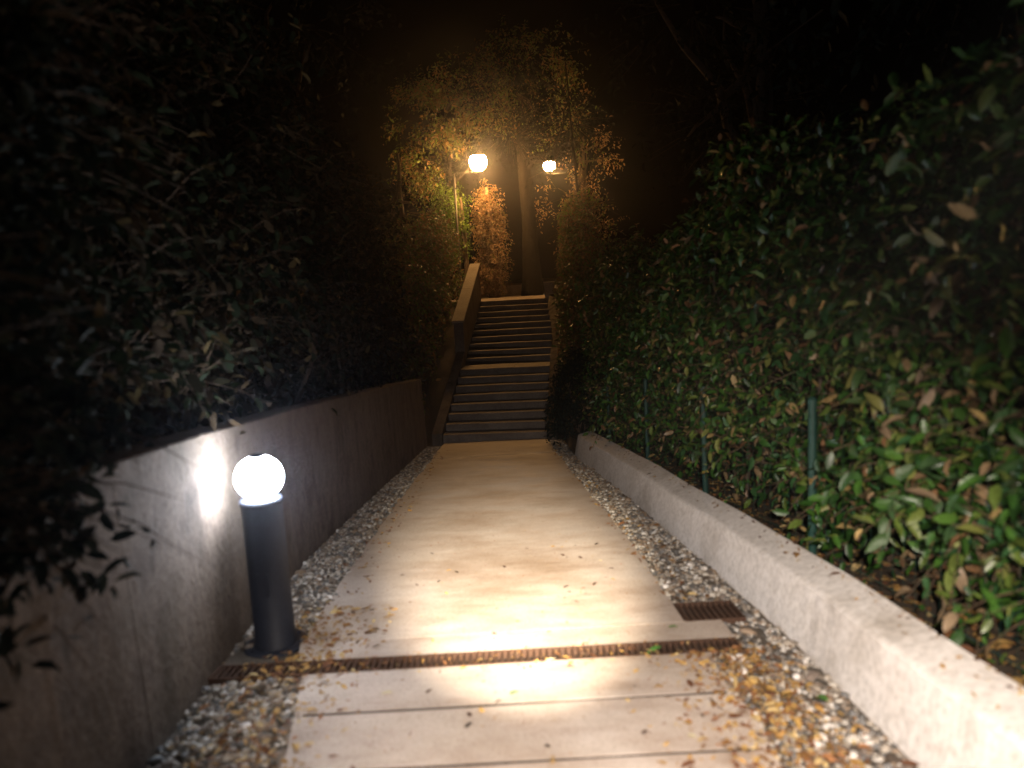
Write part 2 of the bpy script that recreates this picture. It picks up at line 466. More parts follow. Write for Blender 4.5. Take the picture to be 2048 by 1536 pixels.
# ------------------------------------------------------------------ low walls
def low_wall(name, pts, width, height, side, mat, label, parent=None, seg_len=2.4, batter=0.0, crown=0.004):
    """pts: list of y; face at fn(y), body extends `side`."""
    fn, ys = pts
    t = empty(name, (fn(ys[0]), ys[0], prof(ys[0])))
    tag(t, label, 'wall')
    inv = Vector(t.location)
    i0 = 0
    cutsy = [ys[0]]
    while cutsy[-1] < ys[-1] - 0.01:
        cutsy.append(min(cutsy[-1] + seg_len, ys[-1]))
    for a, b in zip(cutsy, cutsy[1:]):
        a2, b2 = a + 0.002, b - 0.002
        bm = bmesh.new(); n = max(3, int((b2 - a2) / 0.07)); rings = []
        for j in range(n + 1):
            y = a2 + (b2 - a2) * j / n
            x = fn(y); z = prof(y)
            wob = 0.004 * noise.noise(Vector((y * 2, 1, side)))
            hh = height + 0.008 * noise.noise(Vector((y * 0.9, 5, side)))
            c = 0.012
            wob2 = wob + 0.005 * noise.noise(Vector((y * 9, 3, side)))
            sec = [(-0.01, -0.12), (batter + wob2, hh - c), (batter + 0.6 * c + wob, hh - 0.3 * c), (batter + 2.0 * c + wob, hh + 0.1 * crown), (width - c, hh + crown), (width, hh - c + crown), (width + 0.01, -0.12)]
            rings.append([bm.verts.new(Vector((x + side * dx, y, z + dz)) - inv) for dx, dz in sec])
        for r1, r2 in zip(rings, rings[1:]):
            for k in range(6):
                bm.faces.new((r1[k], r1[k + 1], r2[k + 1], r2[k]))
        bm.faces.new(rings[0]); bm.faces.new(list(reversed(rings[-1])))
        o = done('wall_section', bm, mat, t)
    return t
low_wall('low_wall', (wr, [-4, 10.8]), 0.27, 0.28, 1, M['wall'], 'low pale rendered wall along the right edge of the path', seg_len=14.8, batter=0.07, crown=0.05)
low_wall('retaining_wall', (wl, [-4, 12.9]), 0.2, 1.18, -1, M['oldwall'], 'waist high grimy brown wall behind the lit bollard', seg_len=3.38, batter=0.02)

# ------------------------------------------------------------------ steps
st = R(-5.5)
def steps(name, origin, n, label, y_land, land_label=None):
    t = empty(name, origin, st)
    tag(t, label, 'stairs')
    W = 0.93
    for k in range(n):
        bm = bmesh.new()
        z = RISE * (k + 1)
        y0 = TREAD * k
        y1 = TREAD * (k + 1) + 0.02 if k < n - 1 else y_land
        # body slightly behind the nosing, tread slab on top of it
        box(bm, -W, W, y0 + 0.018, y1, z - RISE - 0.05, z - 0.035)
        s = done('step', bm, M['stone'], t, bevel=0.003)
        bm = bmesh.new()
        x = -W
        while x < W - 0.01:
            xe = min(W, x + random.uniform(0.55, 0.75))
            if W - xe < 0.2: xe = W
            dz = random.uniform(-0.003, 0.003)
            box(bm, x + 0.002, xe - 0.002, y0, y1 - 0.004 if k < n - 1 else y1, z - 0.034, z + dz)
            x = xe
        done('tread', bm, M['stone'], s, bevel=0.005)
    return t
def st_pt(o, lx, ly, lz=0):
    return Vector(o) + Vector((lx * math.cos(st) - ly * math.sin(st), lx * math.sin(st) + ly * math.cos(st), lz))
O1 = Vector((-0.36, Y_ST, Z_ST - 0.002))
L1 = 7 * TREAD
f1 = steps('stairs', O1, 8, 'lower flight of stone steps rising from the path to the landing', L1 + 0.92)
O2 = st_pt(O1, 0, L1 + 0.92 + 0.003, 8 * RISE)
L2 = 9 * TREAD
f2 = steps('stairs', O2, 10, 'upper flight of stone steps under the street lamps', L2 + 2.0)
ZTOP = O2.z + 10 * RISE

# sloping parapet left of the upper flight
pp = empty('parapet', O2, st)
tag(pp, 'pale sloping parapet wall on the left of the upper steps', 'parapet')
def slope_prism(bm, x0, x1, y0, y1, za0, za1, zb0, zb1):
    v = [bm.verts.new(c) for c in ((x0, y0, za0), (x1, y0, za0), (x1, y1, za1), (x0, y1, za1), (x0, y0, zb0), (x1, y0, zb0), (x1, y1, zb1), (x0, y1, zb1))]
    for f in ((3, 2, 1, 0), (4, 5, 6, 7), (0, 1, 5, 4), (1, 2, 6, 5), (2, 3, 7, 6), (3, 0, 4, 7)):
        bm.faces.new([v[i] for i in f])
sl = RISE / TREAD
H0 = 0.98
bm = bmesh.new()
slope_prism(bm, -1.16, -0.95, 0.0, L2 + 0.3, -0.3, sl * L2 - 0.3, H0 - 0.05, H0 - 0.05 + sl * (L2 + 0.3))
done('wall', bm, M['stone'], pp)
mid = (L2 + 0.3) * 0.52
for a, b in ((-0.03, mid - 0.006), (mid + 0.006, L2 + 0.33)):
    bm = bmesh.new()
    slope_prism(bm, -1.19, -0.925, a, b, H0 - 0.048 + sl * a, H0 - 0.048 + sl * b, H0 + sl * a, H0 + sl * b)
    done('coping', bm, M['parapet'], pp, bevel=0.006)
# low cheek wall left and right of the lower flight
for sx in (-1, 1):
    ck = empty('cheek_wall', O1, st)
    tag(ck, 'dark low cheek wall on the %s side of the lower steps' % ('left' if sx < 0 else 'right'), 'wall')
    bm = bmesh.new()
    a, b = (-1.12, -0.94) if sx < 0 else (0.94, 1.10)
    slope_prism(bm, a, b, -0.05, L1 + 0.9, -0.2, 0.6, 0.16, 0.16 + sl * (L1 + 0.9) * 0.93)
    done('wall', bm, M['oldwall'], ck, bevel=0.01)
# end pillar right of the top steps
pil = empty('pillar', st_pt(O2, 0.84, L2 + 0.1, 10 * RISE + 0.004), st)
tag(pil, 'short square pillar at the right end of the top step', 'pillar')
bm = bmesh.new(); box(bm, -0.11, 0.11, -0.12, 0.5, 0, 0.36); done('shaft', bm, M['parapet'], pil, bevel=0.008)
bm = bmesh.new(); box(bm, -0.13, 0.13, -0.14, 0.52, 0.361, 0.40); done('cap', bm, M['parapet'], pil, bevel=0.006)

# terrace on top of the steps + curved low wall behind it
def disc_terrace():
    bm = bmesh.new()
    c = st_pt(O2, 0, L2 + 2.0, 0)
    V = []
    n = 26
    cx, cyy = 0.35, 22.2
    z = ZTOP - 0.006
    pts = [(cx + 2.6 * math.cos(2 * PI * k / n), cyy + 2.4 * math.sin(2 * PI * k / n)) for k in range(n)]
    top = [bm.verts.new((x, y, z)) for x, y in pts]
    bot = [bm.verts.new((x, y, z - 0.2)) for x, y in pts]
    bm.faces.new(top); bm.faces.new(list(reversed(bot)))
    for k in range(n):
        bm.faces.new((top[k], top[(k + 1) % n], bot[(k + 1) % n], bot[k]))
    o = done('terrace', bm, M['stone']); o['kind'] = 'structure'
disc_terrace()
cw = empty('curved_wall', (0.35, 22.2, ZTOP - 0.004))
tag(cw, 'low curved wall around the back of the terrace above the steps', 'wall')
def arc_ring(a0, a1, r0, r1, z0, z1, n=28):
    bm = bmesh.new(); rings = []
    for k in range(n + 1):
        a = a0 + (a1 - a0) * k / n
        c_, s_ = math.cos(a), math.sin(a)
        rings.append([bm.verts.new((r * c_, r * s_ * 0.92, z)) for r, z in ((r0, z0), (r1, z0), (r1, z1), (r0, z1))])
    for p, q in zip(rings, rings[1:]):
        for k in range(4):
            bm.faces.new((p[k], p[(k + 1) % 4], q[(k + 1) % 4], q[k]))
    bm.faces.new(rings[0]); bm.faces.new(list(reversed(rings[-1])))
    return bm
done('wall', arc_ring(R(8), R(172), 2.25, 2.45, 0, 0.34), M['parapet'], cw)
done('coping', arc_ring(R(7.5), R(172.5), 2.22, 2.48, 0.342, 0.39), M['stone'], cw, bevel=0.005)

# ------------------------------------------------------------------ bollard light
def bollard(x, y):
    t = empty('bollard_light', (x, y, prof(y) - 0.02))
    tag(t, 'dark bollard lamp glaring cold white beside the path', 'bollard light')
    bm = bmesh.new(); lathe(bm, [(0, 0), (0.17, 0), (0.17, 0.012), (0.165, 0.016), (0.10, 0.018)], 36)
    fl = done('base_plate', bm, M['post'], t, True)
    for k in range(4):
        a = PI / 4 + k * PI / 2
        bm = bmesh.new(); lathe(bm, [(0, 0.014), (0.012, 0.014), (0.012, 0.026), (0, 0.028)], 6, 0.14 * math.cos(a), 0.14 * math.sin(a))
        done('bolt', bm, M['post'], fl)
    bm = bmesh.new(); lathe(bm, [(0.112, 0.012), (0.112, 0.03), (0.106, 0.035), (0.106, 0.80), (0.113, 0.806), (0.113, 0.825), (0.104, 0.832), (0, 0.834)], 40)
    done('post', bm, M['post'], t, True)
    bm = bmesh.new(); box(bm, -0.03, 0.03, -0.108, -0.10, 0.32, 0.45)
    done('service_hatch', bm, M['post'], t, bevel=0.001)
    bm = bmesh.new(); lathe(bm, [(0, 0.838), (0.07, 0.838)] + [(0.125 * math.cos(a), 0.945 + 0.118 * math.sin(a)) for a in np.linspace(-0.95, 1.2, 12)] + [(0, 1.056)], 36)
    done('lens', bm, M['led'], t, True)
    bm = bmesh.new(); lathe(bm, [(0, 1.058), (0.036, 1.057), (0.038, 1.062), (0.030, 1.072), (0, 1.076)], 40)
    done('cap', bm, M['post'], t, True)
    return t
bollard(-1.37, 3.89)

# ------------------------------------------------------------------ street lamps
def street_lamp(x, y, zg, h, label, r=0.26, off=0.0):
    t = empty('street_lamp', (x, y, zg))
    tag(t, label, 'street lamp', 'warm street lamps above the steps')
    bm = bmesh.new()
    if off:
        lathe(bm, [(0, 0), (0.11, 0), (0.11, 0.05), (0.075, 0.08), (0.07, 0.55), (0.05, 0.6), (0.045, 0.64), (0.035, h - 0.3), (0, h - 0.3)], 20, off)
        tube(bm, [(off, 0, h - 0.36), (off * .92, 0, h - 0.30), (off * .7, 0, h - 0.27), (0, 0, h - 0.27)], 0.022, 10)
    else:
        lathe(bm, [(0, 0), (0.11, 0), (0.11, 0.05), (0.075, 0.08), (0.07, 0.55), (0.05, 0.6), (0.045, 0.64), (0.035, h - 0.34), (0.045, h - 0.33), (0.045, h - 0.28), (0.03, h - 0.25), (0, h - 0.25)], 20)
    done('pole', bm, M['lamppost'], t, True)
    bm = bmesh.new(); lathe(bm, [(0, h - 0.25), (0.07, h - 0.25), (0.11, h - 0.19), (0.105, h - 0.17), (0, h - 0.17)], 20)
    done('lamp_holder', bm, M['lamppost'], t, True)
    bm = bmesh.new(); lathe(bm, [(0, h - r)] + [(r * math.sin(a), h - r * math.cos(a)) for a in np.linspace(0.2, 2.3, 12)] + [(0, h + r * 0.68)], 24)
    done('globe', bm, M['sodium'], t, True)
    bm = bmesh.new(); lathe(bm, [(0, h + r * 0.70), (r * 0.86, h + r * 0.69), (r * 0.7, h + r * 0.95), (r * 0.2, h + r * 1.2), (0.015, h + r * 1.3), (0.015, h + r * 1.6), (0, h + r * 1.62)], 20)
    done('hood', bm, M['lamppost'], t, True)
    return t
street_lamp(-0.62, 22.3, 0.93, 3.98, 'brighter warm street lamp shining through leaves above the steps', off=-0.72)
street_lamp(1.64, 25.6, 0.92, 4.25, 'half hidden warm street lamp further right behind the twigs', r=0.2, off=0.8)

# ------------------------------------------------------------------ leaves
LV = np.array([(0, 0, 0), (0, .33, -.035), (0, .70, -.06), (0, 1, -.14), (-.20, .27, .03), (-.19, .66, .0), (.20, .27, .03), (.19, .66, .0)], float)
LF = [(0, 1, 4), (1, 2, 5, 4), (2, 3, 5), (0, 6, 1), (1, 6, 7, 2), (2, 7, 3)]
def frames(d, up):
    d = d / np.linalg.norm(d, axis=1, keepdims=True)
    x = np.cross(d, up); x /= (np.linalg.norm(x, axis=1, keepdims=True) + 1e-9)
    z = np.cross(x, d)
    return x, d, z
def leaf_mesh(name, P, D, U, S, mat, parent=None, width=1.0):
    n = len(P)
    x, d, z = frames(D, U)
    T = LV[None, :, :] * S[:, None, None]
    cur = rng.uniform(0.3, 2.6, n)[:, None]
    V = P[:, None, :] + T[:, :, 0:1] * width * x[:, None, :] + T[:, :, 1:2] * d[:, None, :] + (T[:, :, 2:3] * cur[:, :, None]) * z[:, None, :]
    V = V.reshape(-1, 3)
    nv = len(LV)
    me = bpy.data.meshes.new(name)
    me.vertices.add(n * nv)
    me.vertices.foreach_set('co', V.astype(np.float32).ravel())
    loops = np.concatenate([np.array(f) for f in LF]); sizes = np.array([len(f) for f in LF])
    L = (loops[None, :] + np.arange(n)[:, None] * nv).ravel()
    me.loops.add(len(L)); me.loops.foreach_set('vertex_index', L.astype(np.int32))
    me.polygons.add(n * len(LF))
    sz = np.tile(sizes, n); start = np.concatenate([[0], np.cumsum(sz)[:-1]])
    me.polygons.foreach_set('loop_start', start.astype(np.int32))
    me.polygons.foreach_set('loop_total', sz.astype(np.int32))
    me.polygons.foreach_set('use_smooth', [True] * (n * len(LF)))
    me.update(calc_edges=True); me.validate()
    return link(name, me, mat, parent)

def sprigs(origins, dirs, per, step, size, spread=0.9, droop=0.3):
    """leaf positions and directions on short twigs"""
    n = len(origins)
    dirs = dirs / np.linalg.norm(dirs, axis=1, keepdims=True)
    a = np.cross(dirs, np.array([0, 0, 1.0]) + rng.normal(0, .15, (n, 3))); a /= np.linalg.norm(a, axis=1, keepdims=True)
    b = np.cross(dirs, a)
    P = []; D = []; U = []; S = []
    ph = rng.uniform(0, 2 * PI, n)
    for k in range(per):
        t = step * (k + 0.3)
        ang = ph + k * 2.4
        side = a * np.cos(ang)[:, None] + b * np.sin(ang)[:, None]
        pos = origins + dirs * t + np.array([0, 0, -droop * t * t / (step * per)]) + rng.normal(0, step * .15, (n, 3))
        d = dirs * 0.55 + side * spread + np.array([0, 0, -0.25]) + rng.normal(0, .18, (n, 3))
        u = dirs * 0.2 + np.array([0, 0, 0.7]) + rng.normal(0, .4, (n, 3)) 
        P.append(pos); D.append(d); U.append(u); S.append(size * rng.uniform(.42, 1.32, n))
    return map(np.concatenate, (P, D, U, S))

def stems_mesh(parent, roots_tips, r0, r1, mat, name='stem', seg=6, kinds=None):
    out = []
    for (a, b) in roots_tips:
        a = Vector(a); b = Vector(b); pts = []; n = 5
        for i in range(n + 1):
            f = i / n
            p = a.lerp(b, f)
            if 0 < i < n: p += Vector((random.uniform(-1, 1), random.uniform(-1, 1), 0)) * (b - a).length * 0.05
            pts.append(p)
        bm = bmesh.new()
        tube(bm, pts, [r0 + (r1 - r0) * i / n for i in range(n + 1)], seg)
        out.append(done(name, bm, mat, parent, True))
    return out

def side_hedge(name, fn, off, side, y0, y1, htop, count, size, mat, label, cat, thick=0.9, single=0, zlow=0.1, dens_near=True, group=None, step=0.05, per=7, front=0.05):
    """a leafy mass along a wall; fn gives the wall's face, off the distance of the foliage front"""
    root = empty(name, (fn((y0 + y1) / 2) + side * (off + 0.5), (y0 + y1) / 2, prof((y0 + y1) / 2)))
    tag(root, label, cat, group)
    L = np.array(root.location)
    y = rng.uniform(0, 1, count) ** (1.5 if dens_near else 1.0) * (y1 - y0) + y0
    hz = rng.uniform(0, 1, count) ** 0.9
    xw = np.array([fn(v) for v in y]); zg = np.array([prof(v) for v in y])
    ht = htop if callable(htop) else (lambda v: htop)
    H = np.array([ht(v) for v in y])
    z = zg + zlow + hz * (H - zlow)
    # irregular front: clumps bulge, hollows recede
    bul = np.array([noise.noise(Vector((yy * 1.1, zz * 1.3, side * 3))) * 0.30 + noise.noise(Vector((yy * 3.3, zz * 3.5, side * 5))) * 0.14 for yy, zz in zip(y, z)])
    depth = np.abs(rng.normal(0, 1, count)) * thick * 0.40
    rounding = 0.35 * np.clip(hz - 0.8, 0, 1) / 0.2 * thick + 0.25 * np.clip(0.12 - hz, 0, 1) / 0.12
    x = xw + side * (off + 0.22 + bul + depth + rounding)
    P0 = np.stack([x, y, z], 1)
    D0 = np.stack([-side * rng.uniform(.2, 1, count), rng.normal(0, .6, count), rng.normal(.15, .5, count)], 1)
    P, D, U, S = sprigs(P0, D0, per, step, size)
    # keep above soil, in front of nothing
    ok = (P[:, 2] > np.interp(P[:, 1], [-6, Y_ST, 19.1], [0.6, Z_ST, 0.95]) + 0.12 + (max(0, zlow - 0.35) if front < 0 else 0)) & (P[:, 1] < y1 + (0.12 if front < -0.15 else 9)) & ((P[:, 0] - np.interp(P[:, 1], [v / 4 for v in range(-16, 90)], [fn(v / 4) for v in range(-16, 90)])) * side > front)
    P, D, U, S = P[ok], D[ok], U[ok], S[ok]
    if single:
        # biggest in view: nearest to the viewer and on the outer face
        dcam = np.linalg.norm(P - np.array([0, 0, 1.5]), axis=1)
        xr = (P[:, 0] - np.array([fn(v) for v in P[:, 1]])) * side
        f = P - np.array([0, 0, 1.5])
        inview = (np.abs(f[:, 0] / np.maximum(f[:, 1], .1)) < .62) & (f[:, 1] > 1.5) & (f[:, 2] / np.maximum(f[:, 1], .1) < .15) & (f[:, 2] / np.maximum(f[:, 1], .1) > -.55)
        score = np.where(inview, S / dcam * np.where(xr < off + 0.2, 1.0, 0.3), 0)
        idx = np.argsort(-score)[:single]
        keep = np.ones(len(P), bool); keep[idx] = False
        meshes = []
        for q in range(8):
            meshes.append(single_leaf(q, mat))
        xx, dd, zz = frames(D[idx], U[idx])
        for j, i in enumerate(idx):
            qn = noise.noise(Vector(P[i]) * 2.6)
            pick = 4 if qn > 0.22 and random.random() < .75 else (6 if qn > 0.12 and random.random() < .4 else random.choice((0, 1, 2, 3, 5, 7, 0, 2, 7, 5, 4) if random.random() < .3 else (0, 1, 2, 5, 7, 3, 0)))
            o = link('leaf', meshes[pick], None, root)
            s = S[i]
            mm = Matrix(((xx[j][0] * s, dd[j][0] * s, zz[j][0] * s, P[i][0] - L[0]), (xx[j][1] * s, dd[j][1] * s, zz[j][1] * s, P[i][1] - L[1]), (xx[j][2] * s, dd[j][2] * s, zz[j][2] * s, P[i][2] - L[2]), (0, 0, 0, 1)))
            o.matrix_local = mm
        P, D, U, S = P[keep], D[keep], U[keep], S[keep]
    fo = leaf_mesh('foliage', P - L, D, U, S, mat, root)
    fo['kind'] = 'stuff'
    # twigs that carry the sprigs
    bm = bmesh.new()
    for i in range(0, count, 2):
        a = Vector(P0[i] - L); d = Vector(D0[i]).normalized()
        T_ = step * per
        b = a + d * T_ * .55 + Vector((0, 0, -.3 * T_ * .3)); b2 = a + d * T_ + Vector((0, 0, -.3 * T_))
        back = a - d * 0.12 + Vector((side * 0.15, 0, -0.12))
        tube(bm, [back, a, b, b2], [0.005, 0.004, 0.003, 0.0015], 3, caps=False)
    done('twigs', bm, M['twig'], root)['kind'] = 'stuff'
    rt = []
    n = int((y1 - y0) / 0.55)
    for k in range(n):
        yy = y0 + (k + random.random()) * (y1 - y0) / n
        xx_ = fn(yy) + side * (off + 0.55 + random.uniform(-.1, .25))
        hh = ht(yy) * random.uniform(.7, .95)
        rt.append((Vector((xx_, yy, prof(yy) + 0.05)) - Vector(L), Vector((xx_ + random.uniform(-.3, .3), yy + random.uniform(-.4, .4), prof(yy) + hh)) - Vector(L)))
    stems_mesh(root, rt, 0.028, 0.010, M['bark'])
    return root

_single = {}
def single_leaf(q, mat):
    k = (q, mat.name)
    if k in _single: return _single[k]
    # finer leaf with petiole, midrib fold and wavy margin
    w_ = [0.02, .13, .195, .205, .18, .12, .0]
    ysn = [0.0, .12, .30, .50, .70, .87, 1.0]
    V = []; F = []
    c = 0.1 + 0.06 * q
    for i, (yy, ww) in enumerate(zip(ysn, w_)):
        zc = -c * 1.1 * yy * yy
        wv = 0.02 * math.sin(yy * 11 + q)
        V += [(-ww, yy, zc + ww * 0.35 + wv), (0, yy, zc), (ww, yy, zc + ww * 0.35 - wv)]
    for i in range(len(ysn) - 1):
        a = 3 * i
        F += [(a, a + 1, a + 4, a + 3), (a + 1, a + 2, a + 5, a + 4)]
    b0 = len(V)
    V += [(-.012, -.14, .02), (.012, -.14, .02)]
    F += [(b0, b0 + 1, 2, 0)]
    me = bpy.data.meshes.new('leaf')
    me.from_pydata(V, [], F); me.materials.append(single_mats(q, mat))
    me.polygons.foreach_set('use_smooth', [True] * len(F))
    _single[k] = me
    return me
_smats = {}
SC = [(0.036, 0.095, 0.016), (0.062, 0.14, 0.022), (0.024, 0.065, 0.014), (0.12, 0.16, 0.035), (0.22, 0.16, 0.10), (0.045, 0.095, 0.035), (0.17, 0.17, 0.05), (0.035, 0.075, 0.02)]
def single_mats(q, mat):
    if q not in _smats:
        c = SC[q]
        m = surf('leaf_%s' % ['mid_green', 'bright_green', 'deep_green', 'lime_green', 'withered_brown', 'blue_green', 'yellowing', 'glossy_green'][q], tuple(v * .75 for v in c), tuple(v * 1.2 for v in c), 8, 0.35, 0.25, 30, spec=0.5, dist=0.02)
        _smats[q] = m
    return _smats[q]

# right hedge behind the green fence
side_hedge('hedge', wr, 0.28, 1, 0.9, 12.4, lambda y: 2.8 + 0.25 * math.sin(y * 1.3), 5600, 0.088, M['leaf_hedge'], 'tall leafy green hedge with withered leaves behind the low pale wall', 'hedge', thick=0.8, single=290, zlow=0.30)
side_hedge('hedge', lambda y: 0.78 + (y - 13.1) * 0.096, 0.0, 1, 13.0, 21.5, 2.6, 2600, 0.10, M['leaf_far'], 'dim reddish brown hedge climbing beside the right of the steps', 'hedge', thick=0.9, dens_near=False, step=0.06, zlow=0.0)
# left growth: dark hedge, dry patch behind the bollard, tall growth over the steps' left
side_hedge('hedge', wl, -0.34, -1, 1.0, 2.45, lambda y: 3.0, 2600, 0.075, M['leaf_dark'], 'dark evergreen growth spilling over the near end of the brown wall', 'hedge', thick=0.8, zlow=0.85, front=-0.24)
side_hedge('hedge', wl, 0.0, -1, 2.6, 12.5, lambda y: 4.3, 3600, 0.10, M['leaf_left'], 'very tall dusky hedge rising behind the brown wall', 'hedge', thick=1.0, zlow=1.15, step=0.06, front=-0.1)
side_hedge('hedge', lambda y: -1.45 + (y - 12) * 0.06, 0.25, -1, 12.6, 21.0, lambda y: 3.0 - 0.10 * (y - 12.6), 1700, 0.10, M['leaf_far'], 'twiggy brown hedge climbing left of the steps by the parapet', 'hedge', thick=0.9, dens_near=False, step=0.06)

# ------------------------------------------------------------------ round dark shrub at the foot of the steps
def shrub(x, y, z, rx, rz, count, size, mat, label):
    t = empty('shrub', (x, y, z)); tag(t, label, 'shrub')
    u = rng.normal(0, 1, (count, 3)); u /= np.linalg.norm(u, axis=1, keepdims=True)
    u[:, 2] = np.abs(u[:, 2]) * 1.2 - 0.15
    r = rng.uniform(.55, 1, count)[:, None] ** .5
    P0 = u * r * np.array([rx, rx, rz]) + np.array([0, 0, rz * 0.35])
    P, D, U, S = sprigs(P0, u + rng.normal(0, .3, u.shape), 6, 0.035, size)
    ok = P[:, 2] > 0.02
    fo = leaf_mesh('foliage', P[ok], D[ok], U[ok], S[ok], mat, t); fo['kind'] = 'stuff'
    rt = [((random.uniform(-.08, .08), random.uniform(-.08, .08), -0.1), (random.uniform(-.7, .7) * rx, random.uniform(-.7, .7) * rx, rz * random.uniform(.7, 1.1))) for _ in range(7)]
    stems_mesh(t, rt, 0.02, 0.006, M['bark'])
    return t
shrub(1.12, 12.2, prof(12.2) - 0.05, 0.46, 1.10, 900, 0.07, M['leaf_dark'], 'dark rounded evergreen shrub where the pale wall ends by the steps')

# ------------------------------------------------------------------ green fence
def fence():
    t = empty('fence', (wr(4.3) + 0.42, 4.3, prof(4.3)))
    tag(t, 'green wire mesh fence with thin posts in front of the hedge', 'fence')
    L = Vector(t.location)
    fx = lambda y: wr(y) + 0.47
    me = None
    for k in range(-1, 5):
        y = 4.3 + (k) * 2.0 - 0.0
        if y < 1.0 and k < -1: continue
        if me is None:
            bm = bmesh.new()
            tube(bm, [(0, 0, 0), (0, 0, 1.0)], 0.024, 12)
            lathe(bm, [(0.027, 0.995), (0.027, 1.025), (0.015, 1.04), (0, 1.042)], 12)
            o = done('post', bm, M['fence'], t); me = o.data
            me.polygons.foreach_set('use_smooth', [False] * len(me.polygons))
        else:
            o = link('post', me, None, t)
        o.location = Vector((fx(y) - 0.03, y, prof(y) + 0.12)) - L
    bm = bmesh.new()
    y0, y1 = 1.0, 12.3
    # horizontal wires
    for h in [0.24 + 0.10 * i for i in range(9)]:
        pts = [Vector((fx(y), y, prof(y) + h + 0.004 * math.sin(y * 5 + h * 9))) - L for y in np.arange(y0, y1, 0.5)]
        tube(bm, pts, 0.0013 if h > .3 else 0.003, 3, caps=False)
    for y in np.arange(y0, y1, 0.05 * 2):
        tube(bm, [Vector((fx(y) + 0.003, y, prof(y) + 0.2)) - L, Vector((fx(y) + 0.003, y, prof(y) + 1.06)) - L], 0.0013, 3, caps=False)
    o = done('wire_mesh', bm, M['fence'], t); o['kind'] = 'stuff'
fence()

# ------------------------------------------------------------------ trees
def tree(name, x, y, zg, h, r_tr, crown, count, size, mat, label, bark, lean=(0, 0), low=0.35, group=None, per=6, step=0.08, limbs=9, gap=0.06):
    """crown: list of (cx,cy,cz,rx,ry,rz) blobs relative to the base; leaf sprigs fill their shells unevenly"""
    t = empty(name, (x, y, zg)); tag(t, label, 'tree', group)
    bm = bmesh.new(); n = 9; pts = []; rad = []
    for i in range(n + 1):
        f = i / n
        pts.append((lean[0] * f + 0.05 * math.sin(f * 5 + x), lean[1] * f + 0.05 * math.cos(f * 4 + y), -0.15 + h * f))
        rad.append(r_tr * (1.35 if i == 0 else 1) * (1 - 0.72 * f))
    tube(bm, pts, rad, 12)
    for v in bm.verts:
        v.co += Vector((noise.noise(v.co * 5), noise.noise(v.co * 5 + Vector((9, 9, 9))), 0)) * r_tr * 0.35
    trk = done('trunk', bm, bark, t, True)
    for k in range(limbs):
        c = crown[k % len(crown)]
        f = low + (0.95 - low) * random.random()
        a = Vector((lean[0] * f, lean[1] * f, h * f - 0.15))
        b = Vector((c[0] + random.uniform(-.6, .6) * c[3], c[1] + random.uniform(-.6, .6) * c[4], c[2] + random.uniform(-.4, .6) * c[5]))
        stems_mesh(t, [(a, b)], r_tr * 0.38, r_tr * 0.06, bark, 'limb')
    Ps = []
    tot = sum(c[3] * c[5] for c in crown)
    for c in crown:
        m_ = int(count * c[3] * c[5] / tot)
        u = rng.normal(0, 1, (m_, 3)); u /= np.linalg.norm(u, axis=1, keepdims=True)
        r = rng.uniform(.35, 1.05, m_)[:, None]
        p = u * r * np.array(c[3:6]) + np.array(c[0:3])
        keep = np.array([noise.noise(Vector(q) * 1.35 + Vector((x, y, 0))) + 0.4 * noise.noise(Vector(q) * 4) > gap for q in p])
        Ps.append(np.concatenate([p[keep], u[keep]], 1))
    A = np.concatenate(Ps)
    P, D, U, S = sprigs(A[:, :3], A[:, 3:] + rng.normal(0, .5, (len(A), 3)) + np.array([0, 0, -.15]), per, step, size)
    ok = P[:, 2] > 0.1
    fo = leaf_mesh('crown', P[ok], D[ok], U[ok], S[ok], mat, t)
    bm = bmesh.new()
    for i in range(0, len(A), 3):
        a = Vector(A[i, :3]); d = Vector(A[i, 3:])
        tube(bm, [a - d * 0.25, a + d * per * step * .8], [0.008, 0.002], 3, caps=False)
    done('twigs', bm, M['twig'], t)['kind'] = 'stuff'
    return t
# lit by the street lamp, left of the steps
tree('tree', -1.55, 23.2, 0.95, 5.6, 0.16, [(-0.3, 0, 5.6, 1.3, 1.1, 1.0), (0.6, 0.2, 6.3, 1.3, 1.1, 0.8), (-0.9, 0.1, 4.3, .7, .9, .9), (1.6, .2, 5.7, .9, .9, .6), (0.2, -.2, 5.2, .8, .6, .5)], 3000, 0.12, M['leaf_far'], 'tree with amber lit leaves spreading above the brighter street lamp', M['darkbark'])
tree('tree', -1.2, 22.9, 0.95, 3.2, 0.10, [(-0.35, 0, 2.75, .5, .5, .65), (-0.6, .1, 1.9, .6, .6, .8)], 1300, 0.085, M['leaf_lime'], 'small bright green tree below the brighter street lamp', M['bark'], gap=-0.2, per=7, step=0.05)
tree('tree', -0.38, 23.2, 0.95, 3.5, 0.16, [(-0.05, 0, 2.4, .36, .36, 1.0), (0.08, 0, 1.5, .38, .36, .7), (-0.1, 0, .8, .4, .36, .6)], 1700, 0.08, M['leaf_rust'], 'narrow column of rusty dry leaves right under the brighter street lamp', M['ivybark'], gap=-0.12, per=7, step=0.045, limbs=5)
tree('tree', 0.75, 23.5, 0.95, 8.0, 0.30, [(0.9, 0.2, 6.0, 1.6, 1.2, 0.9), (0.2, 0.5, 7.2, 1.6, 1.2, 1.0), (1.3, -.3, 4.6, .9, .9, .7)], 1300, 0.12, M['leaf_far'], 'dark broad trunk standing between the two street lamps', M['darkbark'])
tree('tree', 2.6, 24.2, 0.95, 5.0, 0.14, [(-0.6, 0, 3.0, .9, .9, .8), (0, 0, 2.0, 1.0, .9, 1.0), (.3, 0, 4.2, .9, .9, .8)], 800, 0.10, M['leaf_rust'], 'shadowy reddish tree below the half hidden street lamp', M['bark'])
